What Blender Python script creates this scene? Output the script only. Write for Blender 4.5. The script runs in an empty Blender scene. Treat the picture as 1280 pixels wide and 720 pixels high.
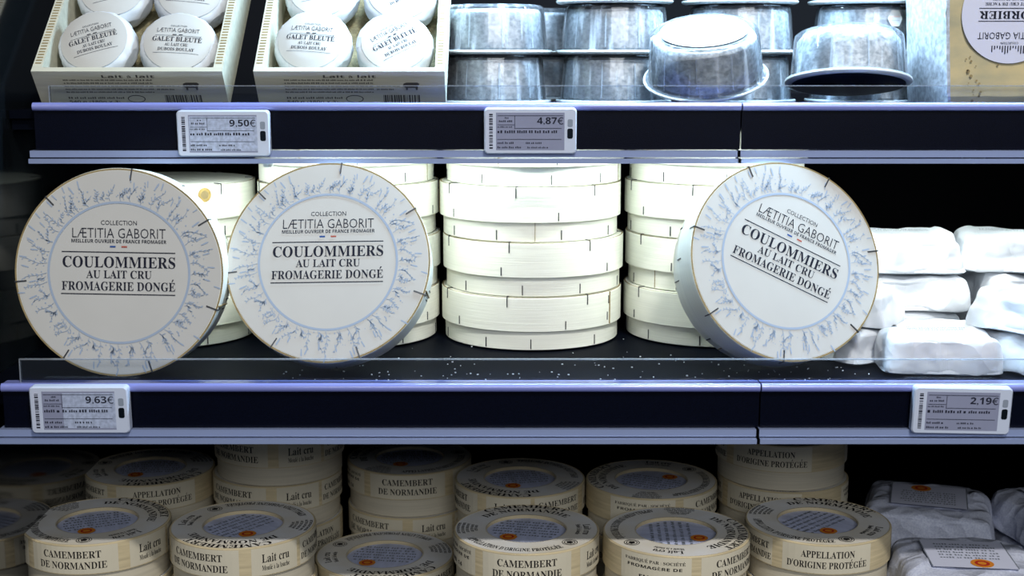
import bpy, bmesh, math, random
from mathutils import Vector, Matrix, noise
C = bpy.context.scene.collection
SC = bpy.context.scene
R_ = math.radians
PI = math.pi
# ------------------------------------------------------------------ camera, world, light, exposure
PITCH = 9.7; FPX = 1700.0; CAMZ = 1.3
cam = bpy.data.cameras.new('camera'); cam.sensor_width = 36.0; cam.lens = FPX/1280*36; cam.clip_start = .02
cam_o = bpy.data.objects.new('camera', cam); C.objects.link(cam_o)
cam_o.location = (0, 0, CAMZ); cam_o.rotation_euler = (R_(90-PITCH), 0, 0)
SC.camera = cam_o
cam.dof.use_dof = True; cam.dof.focus_distance = .95; cam.dof.aperture_fstop = 11
SC.view_settings.view_transform = 'Standard'; SC.view_settings.look = 'None'
SC.view_settings.exposure = 0.0; SC.view_settings.gamma = 1.0; SC.view_settings.use_curve_mapping = False
try: SC.cycles.use_denoising = True
except Exception: pass
SC.cycles.max_bounces = 10; SC.cycles.transparent_max_bounces = 24; SC.cycles.glossy_bounces = 4
SC.cycles.caustics_reflective = False; SC.cycles.caustics_refractive = False
SC.cycles.sample_clamp_indirect = 6.0
w = bpy.data.worlds.new('world'); SC.world = w; w.use_nodes = True
w.node_tree.nodes['Background'].inputs[0].default_value = (.62, .75, 1.0, 1)
w.node_tree.nodes['Background'].inputs[1].default_value = .14

def area(name, loc, target, sx, sy, power, color):
    l = bpy.data.lights.new(name, 'AREA'); l.shape = 'RECTANGLE'; l.size = sx; l.size_y = sy
    l.energy = power; l.color = color
    o = bpy.data.objects.new(name, l); C.objects.link(o); o.location = loc
    o.rotation_euler = (Vector(target)-Vector(loc)).to_track_quat('-Z', 'Y').to_euler()
    return o
# shop ceiling lamp in front of the cabinet
area('ceiling_lamp', (.36, -.33, 2.57), (.1, .93, 1.03), .22, .06, 24, (1.0, .98, .95))
area('shop_fill', (.35, -1.55, 2.15), (.05, .93, .98), 1.8, .6, 25, (.93, .96, 1.0))  # added soft fill from out front, brightens the lids under the shelf
# LED lamp along the underside of the upper display shelf and of the one above it
area('shelf_led', (.110, .947, CAMZ-.0525), (.110, .962, CAMZ-.3), .72, .010, 1.05, (.90, 1.0, .97))
area('shelf_led', (.200, .957, CAMZ+.165), (.200, .990, CAMZ+.03), .58, .02, 6.0, (.52, .76, 1.0))

# ------------------------------------------------------------------ helpers
TH = R_(PITCH)
def ray(px, py):
    return Vector((0, math.cos(TH), -math.sin(TH))) + Vector((1, 0, 0))*((px-640)/FPX) - Vector((0, math.sin(TH), math.cos(TH)))*((py-360)/FPX)
def at(px, py, Y):                      # point seen at a pixel at distance Y
    d = ray(px, py); return Vector((0, 0, CAMZ)) + d*(Y/d.y)
def at_z(px, py, z):                    # point seen at a pixel at height z (relative to the camera)
    d = ray(px, py); return Vector((0, 0, CAMZ)) + d*(z/d.z)

def srgb(h):
    h = h.lstrip('#'); c = [int(h[i:i+2], 16)/255 for i in (0, 2, 4)]
    return tuple(x/12.92 if x <= .04045 else ((x+.055)/1.055)**2.4 for x in c)+(1,)
def mat(name, col, rough=.6, spec=.5, metal=0, coat=0, noise_amt=0, nscale=(40, 40, 40), bump=0, bscale=None, col2=None, transl=0):
    m = bpy.data.materials.new(name); m.use_nodes = True; nt = m.node_tree; b = nt.nodes['Principled BSDF']
    if isinstance(col, str): col = srgb(col)
    b.inputs['Base Color'].default_value = col; b.inputs['Roughness'].default_value = rough
    b.inputs['Specular IOR Level'].default_value = spec; b.inputs['Metallic'].default_value = metal
    b.inputs['Coat Weight'].default_value = coat; b.inputs['Coat Roughness'].default_value = .08
    if noise_amt or bump:
        tc = nt.nodes.new('ShaderNodeTexCoord'); mp = nt.nodes.new('ShaderNodeMapping'); mp.inputs['Scale'].default_value = nscale
        nz = nt.nodes.new('ShaderNodeTexNoise'); nz.inputs['Scale'].default_value = 1; nz.inputs['Detail'].default_value = 5
        nt.links.new(tc.outputs['Object'], mp.inputs[0]); nt.links.new(mp.outputs[0], nz.inputs['Vector'])
        if noise_amt:
            mx = nt.nodes.new('ShaderNodeMix'); mx.data_type = 'RGBA'
            c2 = col2 or tuple(c*(1-noise_amt) for c in col[:3])+(1,)
            if isinstance(c2, str): c2 = srgb(c2)
            rp = nt.nodes.new('ShaderNodeMapRange'); rp.inputs[1].default_value = .35; rp.inputs[2].default_value = .65
            nt.links.new(nz.outputs['Fac'], rp.inputs[0]); nt.links.new(rp.outputs[0], mx.inputs[0])
            mx.inputs[6].default_value = col; mx.inputs[7].default_value = c2
            nt.links.new(mx.outputs[2], b.inputs['Base Color'])
        if bump:
            bp = nt.nodes.new('ShaderNodeBump'); bp.inputs['Strength'].default_value = bump; bp.inputs['Distance'].default_value = .001
            nt.links.new(nz.outputs['Fac'], bp.inputs['Height']); nt.links.new(bp.outputs[0], b.inputs['Normal'])
    return m
def clear(name, tint, gloss=1.0, haze=0.0, rough=.05, streak=False):
    m = bpy.data.materials.new(name); m.use_nodes = True; nt = m.node_tree; nt.nodes.remove(nt.nodes['Principled BSDF'])
    out = nt.nodes['Material Output']
    tr = nt.nodes.new('ShaderNodeBsdfTransparent'); tr.inputs[0].default_value = tint
    gl = nt.nodes.new('ShaderNodeBsdfGlossy'); gl.inputs['Roughness'].default_value = rough
    fr = nt.nodes.new('ShaderNodeFresnel'); fr.inputs[0].default_value = 1.3+.25*gloss
    m1 = nt.nodes.new('ShaderNodeMixShader'); nt.links.new(fr.outputs[0], m1.inputs[0]); nt.links.new(tr.outputs[0], m1.inputs[1]); nt.links.new(gl.outputs[0], m1.inputs[2])
    last = m1
    if haze:
        df = nt.nodes.new('ShaderNodeBsdfDiffuse'); df.inputs[0].default_value = (.85, .92, 1, 1)
        m2 = nt.nodes.new('ShaderNodeMixShader'); nt.links.new(m1.outputs[0], m2.inputs[1]); nt.links.new(df.outputs[0], m2.inputs[2])
        if streak:
            tc = nt.nodes.new('ShaderNodeTexCoord'); mp = nt.nodes.new('ShaderNodeMapping'); mp.inputs['Scale'].default_value = (130, 130, 8)
            nz = nt.nodes.new('ShaderNodeTexNoise'); nz.inputs['Scale'].default_value = 1; nz.inputs['Detail'].default_value = 3
            rp = nt.nodes.new('ShaderNodeMapRange'); rp.inputs[1].default_value = .52; rp.inputs[2].default_value = .72; rp.inputs[3].default_value = haze*.5; rp.inputs[4].default_value = haze*3
            nt.links.new(tc.outputs['Object'], mp.inputs[0]); nt.links.new(mp.outputs[0], nz.inputs['Vector']); nt.links.new(nz.outputs['Fac'], rp.inputs[0]); nt.links.new(rp.outputs[0], m2.inputs[0])
        else: m2.inputs[0].default_value = haze
        last = m2
    nt.links.new(last.outputs[0], out.inputs[0])
    return m
M = {}
M['ink'] = mat('navy_ink', '#1a1d2c', .7, .2)
M['inkblack'] = mat('black_ink', '#201d1c', .7, .2)
M['inkblue'] = mat('slate_blue_ink', '#9aa8bb', .75, .2)
M['inkpale'] = mat('faded_ink', '#7f858f', .75, .2)
M['stampink'] = mat('faded_stamp_ink', '#4c4a48', .75, .2)
M['flagblue'] = mat('flag_blue_ink', '#2c4f8e', .7, .2)
M['flagred'] = mat('flag_red_ink', '#a8574a', .7, .2)
M['paper'] = mat('white_label_paper', '#c0bfba', .62, .3, noise_amt=.04, nscale=(30, 30, 30))
M['popl'] = mat('pale_poplar_veneer', '#eff0e4', .6, .25, noise_amt=.07, nscale=(14, 14, 800), bump=.15)
M['popl_edge'] = mat('poplar_cut_edge', '#9c8a63', .7, .2, noise_amt=.3, nscale=(90, 90, 90))
M['staple'] = mat('grey_staple_wire', '#4a4c50', .4, .5, metal=.7)
M['knot'] = mat('wood_knot', '#b59a5e', .7, .2, noise_amt=.45, nscale=(260, 260, 260))
M['tan'] = mat('tan_wood_print', '#d2c19b', .62, .25, noise_amt=.22, nscale=(30, 30, 500), bump=.1)
M['campaper'] = mat('cream_printed_card', '#d9d0b8', .6, .25, noise_amt=.12, nscale=(18, 18, 18))
M['camtop'] = mat('cream_card_lid', '#e6e6e5', .6, .25, noise_amt=.14, nscale=(14, 14, 14), col2='#d9cfb8')
M['camwood'] = mat('plain_veneer_base', '#cfc6b0', .55, .3, noise_amt=.12, nscale=(16, 16, 700), bump=.12)
M['wrapblue'] = mat('blue_white_wax_paper', '#cfd6f2', .5, .3, noise_amt=.25, nscale=(120, 40, 60), bump=.3)
M['seal'] = mat('orange_seal_print', '#d9852a', .6, .3)
M['sealred'] = mat('red_seal_print', '#b4301f', .6, .3)
M['crate'] = mat('pale_crate_wood', '#cdcbb8', .65, .25, noise_amt=.14, nscale=(20, 200, 200), bump=.2)
M['net'] = mat('woven_liner', '#8f8769', .8, .2, noise_amt=.4, nscale=(500, 500, 200))
M['tissue'] = mat('white_tissue_paper', '#d6dade', .7, .2, noise_amt=.05, nscale=(60, 60, 60), bump=.25)
M['whitepaper'] = mat('white_waxed_paper', '#dadee3', .5, .35, bump=.12, nscale=(70, 70, 70))
M['greypaper'] = mat('patterned_white_paper', '#ccd0de', .6, .3, noise_amt=.5, nscale=(700, 700, 700), col2='#b4b9cc')
def crumple(m, scale, dist):
    nt = m.node_tree; b = nt.nodes['Principled BSDF']; tc = nt.nodes.new('ShaderNodeTexCoord')
    nz = nt.nodes.new('ShaderNodeTexNoise'); nz.inputs['Scale'].default_value = 30; ad = nt.nodes.new('ShaderNodeMix'); ad.data_type = 'RGBA'; ad.blend_type = 'LINEAR_LIGHT'; ad.inputs[0].default_value = .02
    nt.links.new(tc.outputs['Object'], nz.inputs['Vector']); nt.links.new(tc.outputs['Object'], ad.inputs[6]); nt.links.new(nz.outputs['Color'], ad.inputs[7])
    vo = nt.nodes.new('ShaderNodeTexVoronoi'); vo.inputs['Scale'].default_value = scale; nt.links.new(ad.outputs[2], vo.inputs['Vector'])
    bp = nt.nodes.new('ShaderNodeBump'); bp.inputs['Strength'].default_value = .8; bp.inputs['Distance'].default_value = dist
    nt.links.new(vo.outputs['Distance'], bp.inputs['Height']); nt.links.new(bp.outputs[0], b.inputs['Normal'])
crumple(M['greypaper'], 46, .005); crumple(M['whitepaper'], 42, .004); crumple(M['tissue'], 60, .003)
M['labelwhite'] = mat('lavender_white_label', '#cfd2e4', .55, .3)
M['morb'] = mat('ivory_cheese_paste', '#c9b88a', .5, .4, noise_amt=.3, nscale=(30, 30, 60), col2='#a9a283', bump=.1)
M['rind'] = mat('grey_white_rind', '#c3c9d0', .85, .2, noise_amt=.4, nscale=(220, 220, 220), bump=.5)
M['ash'] = mat('ash_line', '#3b3d40', .8, .2)
M['tubrim'] = mat('ivory_plastic_tray', '#e6e8e2', .3, .5)
M['trayunder'] = mat('dark_tray_underside', '#202634', .3, .5)
M['sealrose'] = mat('rose_print', '#d9a08c', .6, .3)
M['lip'] = mat('violet_blue_plastic', '#8289c8', .18, .6, coat=.4)
M['lipb'] = mat('grey_blue_aluminium', '#9dabd0', .25, .6, metal=.35, coat=.3)
M['band'] = mat('navy_label_band', '#050818', .3, .16, noise_amt=.5, nscale=(1500, 1500, 1500), bump=.12)
M['board'] = mat('black_navy_steel', '#060912', .5, .02, noise_amt=.2, nscale=(50, 50, 50))
M['black'] = mat('black_back_panel', '#04050a', .7, .15)
M['crumb'] = mat('cheese_crumb', '#d8dde4', .8, .2)
M['case'] = mat('pale_grey_tag_plastic', '#c3cbdc', .3, .5)
M['screen'] = mat('grey_paper_display', '#8d91a8', .22, .55, noise_amt=.06, nscale=(60, 60, 60))
M['screenlite'] = mat('scuff_and_glare_film', '#b4bed6', .4, .5, noise_amt=.3, nscale=(400, 400, 400))
M['sticker'] = mat('barcode_sticker', '#c4cadb', .5, .3)
M['sensor'] = mat('dark_sensor_window', '#10161c', .1, .6)
M['sensor2'] = mat('grey_sensor_window', '#8a93a0', .2, .6)
M['white'] = mat('white_plastic_clip', '#e2e6ea', .4, .4)
M['led'] = mat('led_housing', '#c8ccd2', .4, .4)
M['dome'] = clear('clear_dome_plastic', (.95, .98, 1, 1), 1.0, .13, .06, True)
M['riser'] = clear('clear_riser_plastic', (.92, .95, .98, 1), .6, .003, .05)
M['riseredge'] = clear('riser_cut_edge', (.75, .82, .9, 1), 1.0, .18, .1)
def ash_rind():
    m = mat('ash_bloom_rind', '#a4abb3', .9, .1, noise_amt=.5, nscale=(260, 260, 320), col2='#eef2f6', bump=.5)
    return m
M['ashrind'] = ash_rind()
def mirror_panel():
    m = bpy.data.materials.new('tinted_glass_side'); m.use_nodes = True; b = m.node_tree.nodes['Principled BSDF']
    b.inputs['Base Color'].default_value = (.006, .008, .010, 1); b.inputs['Roughness'].default_value = .09
    b.inputs['IOR'].default_value = 3.2
    return m
M['mirror'] = mirror_panel()

# text -> polygons, kept as plain lists
_tc = {}
def bold(s):
    o = ''
    for c in s:
        if 'A' <= c <= 'Z': o += chr(0x1D400+ord(c)-65)
        elif 'a' <= c <= 'z': o += chr(0x1D41A+ord(c)-97)
        elif '0' <= c <= '9': o += chr(0x1D7CE+ord(c)-48)
        else: o += c
    return o
def boldsans(s):
    o = ''
    for c in s:
        if 'A' <= c <= 'Z': o += chr(0x1D5D4+ord(c)-65)
        elif 'a' <= c <= 'z': o += chr(0x1D5EE+ord(c)-97)
        elif '0' <= c <= '9': o += chr(0x1D7EC+ord(c)-48)
        else: o += c
    return o
def _raw(body, off=0):
    c = bpy.data.curves.new('t', 'FONT'); c.body = body; c.resolution_u = 2; c.offset = off
    o = bpy.data.objects.new('t', c); C.objects.link(o)
    dg = bpy.context.evaluated_depsgraph_get(); ev = o.evaluated_get(dg); me = ev.to_mesh()
    v = [(p.co.x, p.co.y) for p in me.vertices]; f = [tuple(p.vertices) for p in me.polygons]
    ev.to_mesh_clear(); bpy.data.objects.remove(o); bpy.data.curves.remove(c)
    return v, f
def glyphs(s, font='serif'):            # unit box: x 0..1, y 0..1 (accents rise above)
    k = (s, font)
    if k in _tc: return _tc[k]
    base = s
    acc = []
    if font in ('serif', 'bsans'):
        for i, c in enumerate(s):
            if c in 'Éé': acc.append((i, c))
        base = s.replace('É', 'E').replace('é', 'e')
    conv = bold if font == 'serif' else boldsans if font == 'bsans' else (lambda q: q)
    v, f = _raw(conv(base), -.008 if font == 'thin' else 0)
    x0 = min(p[0] for p in v); x1 = max(p[0] for p in v); y0 = min(p[1] for p in v); y1 = max(p[1] for p in v)
    if font != 'serif' or 'Q' in s or ',' in s: pass
    for i, c in acc:
        a1 = max(p[0] for p in _raw(conv(base[:i+1]))[0]); a0 = max((p[0] for p in _raw(conv(base[:i]))[0]), default=0) if i else 0
        xm = (a0+a1)/2+.03; top = y1+.05 if c == 'É' else y1*.78
        n = len(v); v += [(xm-.05, top), (xm+.03, top), (xm+.16, top+.19), (xm+.02, top+.19)]; f.append((n, n+1, n+2, n+3))
    W = x1-x0; H = y1-y0
    v = [((a-x0)/W, (b-y0)/H) for a, b in v]
    _tc[k] = (v, f, W/H); return _tc[k]

class MB:
    def __init__(s): s.v = []; s.f = []; s.m = []; s.sm = []
    def add(s, v, f, m=0, smooth=False):
        n = len(s.v); s.v += [tuple(p) for p in v]
        for q in f: s.f.append(tuple(i+n for i in q)); s.m.append(m); s.sm.append(smooth)
    def box(s, x0, x1, y0, y1, z0, z1, m=0, T=None):
        v = [Vector((x, y, z)) for z in (z0, z1) for y in (y0, y1) for x in (x0, x1)]
        if T is not None: v = [T @ p for p in v]
        s.add(v, [(0, 2, 3, 1), (4, 5, 7, 6), (0, 1, 5, 4), (2, 6, 7, 3), (0, 4, 6, 2), (1, 3, 7, 5)], m)
    def lathe(s, prof, seg=72, m=0, smooth=True, fn=None):
        v = []; f = []
        for r, z in prof:
            for k in range(seg):
                a = 2*PI*k/seg; p = (r*math.cos(a), r*math.sin(a), z); v.append(fn(p, k/seg) if fn else p)
        n = len(prof)
        for i in range(n-1):
            for k in range(seg):
                k2 = (k+1) % seg; f.append((i*seg+k, i*seg+k2, (i+1)*seg+k2, (i+1)*seg+k))
        s.add(v, f, m, smooth)
        if prof[0][0] > 0 and prof[0] != prof[-1]:
            s.add([v[k] for k in range(seg)], [tuple(range(seg-1, -1, -1))], m)
            s.add([v[(n-1)*seg+k] for k in range(seg)], [tuple(range(seg))], m)
    def ring(s, r0, r1, z, m=0, seg=96, cx=0, cy=0, fn=None):
        v = []; f = []
        for k in range(seg):
            a = 2*PI*k/seg
            for r in (r0, r1):
                x = cx+r*math.cos(a); y = cy+r*math.sin(a); v.append(fn(x, y) if fn else (x, y, z))
        for k in range(seg):
            a = 2*k; b = 2*((k+1) % seg); f.append((a, a+1, b+1, b))
        s.add(v, f, m)
    def disc(s, r, z, m=0, seg=48, cx=0, cy=0, sy=1, fn=None):
        v = [(cx+r*math.cos(2*PI*k/seg), cy+r*sy*math.sin(2*PI*k/seg), z) for k in range(seg)]
        if fn: v = [fn(a, b) for a, b, c in v]
        s.add(v, [tuple(range(seg))], m)
    def poly(s, pts, z, m=0, fn=None):
        s.add([fn(a, b) if fn else (a, b, z) for a, b in pts], [tuple(range(len(pts)))], m)
    def rect(s, x0, x1, y0, y1, z, m=0, fn=None):
        s.poly([(x0, y0), (x1, y0), (x1, y1), (x0, y1)], z, m, fn)
    def text(s, t, x0, x1, y0, y1, z, m=0, font='serif', fn=None):
        v, f, a = glyphs(t, font)
        q = [(x0+(x1-x0)*p[0], y0+(y1-y0)*p[1]) for p in v]
        s.add([fn(a_, b_) if fn else (a_, b_, z) for a_, b_ in q], f, m)
    def ctext(s, t, xc, y0, h, z, m=0, font='serif', fn=None, sx=1.0):
        w_ = glyphs(t, font)[2]*h*sx; s.text(t, xc-w_/2, xc+w_/2, y0, y0+h, z, m, font, fn)
    def arc(s, t, a0, a1, r0, r1, z, m=0, font='serif'):       # angles in degrees from a0 (text start) to a1 (text end); r0 foot, r1 top of the letters
        v, f, _ = glyphs(t, font)
        o = []
        for x, y in v:
            a = R_(a0+(a1-a0)*x); r = r0+(r1-r0)*y; o.append((r*math.cos(a), r*math.sin(a), z))
        s.add(o, f, m)
    def words(s, rnd, x0, x1, y0, y1, z, m=0, fn=None):        # a line of print too small to read
        x = x0; h = y1-y0
        while x < x1-h:
            w_ = min(h*rnd.uniform(1.2, 4.2), x1-x); n = max(1, int(w_/(h*.75)))
            for i in range(n):
                a = x+i*w_/n; s.rect(a, a+w_/n*.62, y0, y1-(h*.25 if rnd.random() < .5 else 0), z, m, fn)
            x += w_+h*.5
    def build(s, name, mats, parent=None, sharp=35):
        me = bpy.data.meshes.new(name); me.from_pydata(s.v, [], s.f); me.update()
        me.polygons.foreach_set('material_index', s.m); me.polygons.foreach_set('use_smooth', s.sm)
        for x in mats: me.materials.append(M[x])
        try: me.set_sharp_from_angle(angle=R_(sharp))
        except Exception: pass
        o = bpy.data.objects.new(name, me); C.objects.link(o)
        if parent: o.parent = parent
        return o
def tag(o, label=None, cat=None, group=None, kind=None):
    if label: o['label'] = label
    if cat: o['category'] = cat
    if group: o['group'] = group
    if kind: o['kind'] = kind
    return o
def thing(name, label, cat, group=None):
    o = bpy.data.objects.new(name, None); C.objects.link(o); o.empty_display_size = .02
    return tag(o, label, cat, group)
kids = {}
def dup(root, label, group=None):
    r = root.copy(); C.objects.link(r); r['label'] = label
    if group: r['group'] = group
    for ch in root.children:
        c = ch.copy(); C.objects.link(c); c.parent = r
        for g in ch.children:
            d = g.copy(); C.objects.link(d); d.parent = c
    return r
used = set()
def make(proto, label, group=None):     # the first call uses the prototype itself, later calls copy it
    if proto.name not in used:
        used.add(proto.name); proto['label'] = label
        if group: proto['group'] = group
        return proto
    return dup(proto, label, group)
def place(o, loc, n=None, roll=0, spin=0):
    """n: direction of the local +Z; roll turns the thing about it (degrees)."""
    Mx = Matrix.Identity(3)
    if n is not None:
        n = Vector(n).normalized(); up = Vector((0, 0, 1)) if abs(n.z) < .99 else Vector((0, 1, 0))
        r = up.cross(n).normalized(); u = n.cross(r)
        Mx = Matrix((r, u, n)).transposed()
    Mx = Mx @ Matrix.Rotation(R_(roll), 3, 'Z')
    o.rotation_euler = Mx.to_euler(); o.location = loc
def face_dir(yaw, elev):
    a, e = R_(yaw), R_(elev); return Vector((math.sin(a)*math.cos(e), -math.cos(a)*math.cos(e), math.sin(e)))
def struct(name, mb, mats):
    return tag(mb.build(name, mats), kind='structure')

# ------------------------------------------------------------------ the cabinet
ZT, ZM, ZB = CAMZ-.0365, CAMZ-.210, CAMZ-.408      # tops of the three shelves
YT, YM = .935, .850                               # their front edges
XL, XR = -.345, .56
b = MB(); b.box(-2, 2, -2.6, 2.0, -.06, 0); struct('floor', b, ['black'])
b = MB(); b.box(XL-.03, XR+.03, 1.36, 1.40, .0, 1.75); struct('wall_back', b, ['black'])
b = MB(); b.box(XL-.02, XL, .80, 1.36, .0, 1.75); struct('wall_left', b, ['mirror'])
b = MB(); b.box(XR, XR+.02, .80, 1.36, .0, 1.75); struct('wall_right', b, ['black'])

def shelf(label, z, yf, zlip, xl, breaks, rh, riser_x, up=0):
    t = thing('display_shelf', label, 'shelf'); t.location = (0, yf, z)
    b = MB(); b.box(XL+.001, XR-.001, .002, 1.358-yf, -.006, -.0004); b.box(XL+.001, XR-.001, .006, .010, zlip+.022, -.004)
    b.build('shelf_board', ['board'], t)
    for x0, x1 in breaks:
        b = MB()
        b.box(x0, x1, -.0035, .005, zlip+.009, -.006+up, 0)
        r = b.build('price_rail', ['band'], t)
        q = MB(); q.lathe([(.0001, x0), (.0022, x0), (.0022, x1), (.0001, x1)], 12, 0)
        q.v = [(p[2], p[1]*1.25-.0045, p[0]*1.3-.0035+up) for p in q.v]
        q.box(x0, x1, -.006, .006, -.0052+up, -.0012+up, 0); q.build('top_lip', ['lip'], r)
        q = MB(); q.box(x0-.003, x1, -.0075, .006, zlip+.004, zlip+.0085, 0); q.box(x0-.003, x1, -.011, .006, zlip, zlip+.0032, 0)
        q.lathe([(.0001, x0-.003), (.0018, x0-.003), (.0018, x1), (.0001, x1)], 12, 0) if False else None
        q.build('bottom_lip', ['lipb'], r)
    b = MB(); b.box(riser_x, XR-.003, .001, .0022, -.003, rh-.0007); p = b.build('clear_riser', ['riser'], t)
    b = MB(); b.box(riser_x, XR-.003, .0006, .0026, rh-.0007, rh); b.box(riser_x-.0008, riser_x, .0006, .0026, -.003, rh); b.build('riser_edge', ['riseredge'], p)
    return t
xb = at(925, 165, YT).x
sh1 = shelf('upper glass-fronted shelf carrying wooden crates and plastic cheese tubs', ZT, YT, -.0358, -.326,
            [(at(46, 165, YT).x, xb-.0005), (xb+.0005, XR-.002)], .0165, at(62, 120, YT).x, .0058)
xb2 = at(948, 520, YM).x
sh2 = shelf('middle shelf carrying round coulommiers boxes and white paper parcels', ZM, YM, -.0345, -.320,
            [(at(8, 520, YM).x, xb2-.0005), (xb2+.0005, XR-.002)], .0185, at(25, 460, YM).x, .0045)
t = thing('display_shelf', 'bottom shelf under the camembert boxes', 'shelf'); t.location = (0, .80, ZB)
b = MB(); b.box(XL+.001, XR-.001, 0, .558, -.008, -.0004); b.box(XL+.001, XR-.001, .001, .02, -.06, -.008); b.build('shelf_board', ['board'], t)
# LED housings
def led(label, x0, x1, y, z):
    t = thing('led_strip', label, 'light'); t.location = ((x0+x1)/2, y, z)
    L = (x1-x0)/2; b = MB(); b.box(-L, L, -.006, .006, .0, .007); b.build('housing', ['led'], t)
led('slim white lamp strip fixed under the upper shelf front', -.25, .47, .948, ZT-.0142)

# crumbs on the middle shelf
rn = random.Random(4); b = MB()
for i in range(170):
    x = rn.uniform(-.16, .24); y = YM+.006+abs(rn.gauss(0, .05)); s_ = rn.uniform(.0002, .0006)
    if y > YM+.2: continue
    T = Matrix.Translation((x, y, ZM+s_*.5-.0004)) @ Matrix.Rotation(rn.uniform(0, 3), 4, 'Z')
    b.box(-s_, s_, -s_*.6, s_*.6, 0, s_, 0, T)
tag(b.build('cheese_crumbs', ['crumb']), 'tiny white crumbs scattered on the dark middle shelf', 'crumbs', kind='stuff')

# ------------------------------------------------------------------ coulommiers boxes
CR, CB, CH = .0680, .0655, .0390
def staple(b, ang, z0, z1, r, m, top=None):
    T = Matrix.Rotation(ang, 4, 'Z'); b.box(r-.0003, r+.0004, -.00035, .00035, z0, z1, m, T)
    if top: b.box(r-.0075, r+.0003, -.0004, .0004, top, top+.0005, m, T @ Matrix.Rotation(0, 4, 'Z'))
def coulommiers_mesh(knot=False, printed=True, seed=1):
    rn = random.Random(seed)
    base = MB(); base.lathe([(.0001, 0), (CB-.0012, 0), (CB, .0008), (CB, .036), (.0001, .036)], 96)
    for k in range(9): staple(base, k*2*PI/9+.3+rn.uniform(-.1, .1), .0015, .0085, CB, 1)
    base.box(-CB-.0003, -CB+.0005, -.0002, .0002, .0008, .015, 2, Matrix.Rotation(rn.uniform(0, 6), 4, 'Z'))
    lid = MB(); lid.lathe([(CB+.0003, .0145), (CR, .0145), (CR, .0384), (CR-.0006, .039), (.0001, .039)], 96)
    lid.lathe([(CR-.0012, .0391), (CR-.0003, .0391)], 96, 2) if False else lid.ring(CR-.0013, CR-.0002, .03915, 2)
    for k in range(7):
        a = k*2*PI/7+.55; staple(lid, a, .032, .0392, CR, 1, .0394)
    for k in range(5): staple(lid, k*2*PI/5+1.0, .0155, .0215, CR, 1)
    sa = rn.uniform(0, 6)
    for da, z0, z1 in ((-.02, .030, .036), (-.045, .018, .024)): staple(lid, sa+da, z0, z1, CR, 1)
    T = Matrix.Rotation(sa, 4, 'Z'); lid.box(CR-.0004, CR+.0007, -.0003, .0003, .0147, .0388, 2, T)
    if knot:
        for rr, mm, e in ((.0052, 3, .0002), (.003, 2, .0003)):
            lid.poly([((-PI/2+.12)+rr*math.cos(q*PI/12)/CR, .0325+rr*math.sin(q*PI/12)) for q in range(24)], 0, mm, lambda a, z, e=e: ((CR+e)*math.cos(a), (CR+e)*math.sin(a), z))
    return base, lid
def sprig(b, ang, r0, r1, rnd, Rr):
    # a stem with little leaves, drawn flat in the print plane
    z = .0397; n = 6; bend = rnd.uniform(-.10, .10); L = r1-r0; kind = rnd.random()
    pts = []
    for i in range(n+1):
        t_ = i/n; r = r0+L*t_; a = ang+bend*t_*t_+.02*math.sin(t_*5); pts.append(Vector((r*math.cos(a), r*math.sin(a))))
    for i in range(n):
        d = (pts[i+1]-pts[i]).normalized(); p = Vector((-d.y, d.x)); w_ = .00016
        b.poly([pts[i]-p*w_, pts[i]+p*w_, pts[i+1]+p*w_, pts[i+1]-p*w_], z, 3)
    for i in range(1, n+1):
        d = (pts[i]-pts[i-1]).normalized()
        for s in (-1, 1):
            if rnd.random() < .25: continue
            th = s*(.75 if kind < .6 else .35)*rnd.uniform(.7, 1.3); l_ = (.0028 if kind < .6 else .0032)*(1-.45*i/n)*rnd.uniform(.8, 1.2); w_ = .00042
            e = Vector((d.x*math.cos(th)-d.y*math.sin(th), d.x*math.sin(th)+d.y*math.cos(th))); p = Vector((-e.y, e.x)); c = pts[i]
            b.poly([c, c+e*l_*.5+p*w_, c+e*l_, c+e*l_*.5-p*w_], z, 3)
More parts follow.
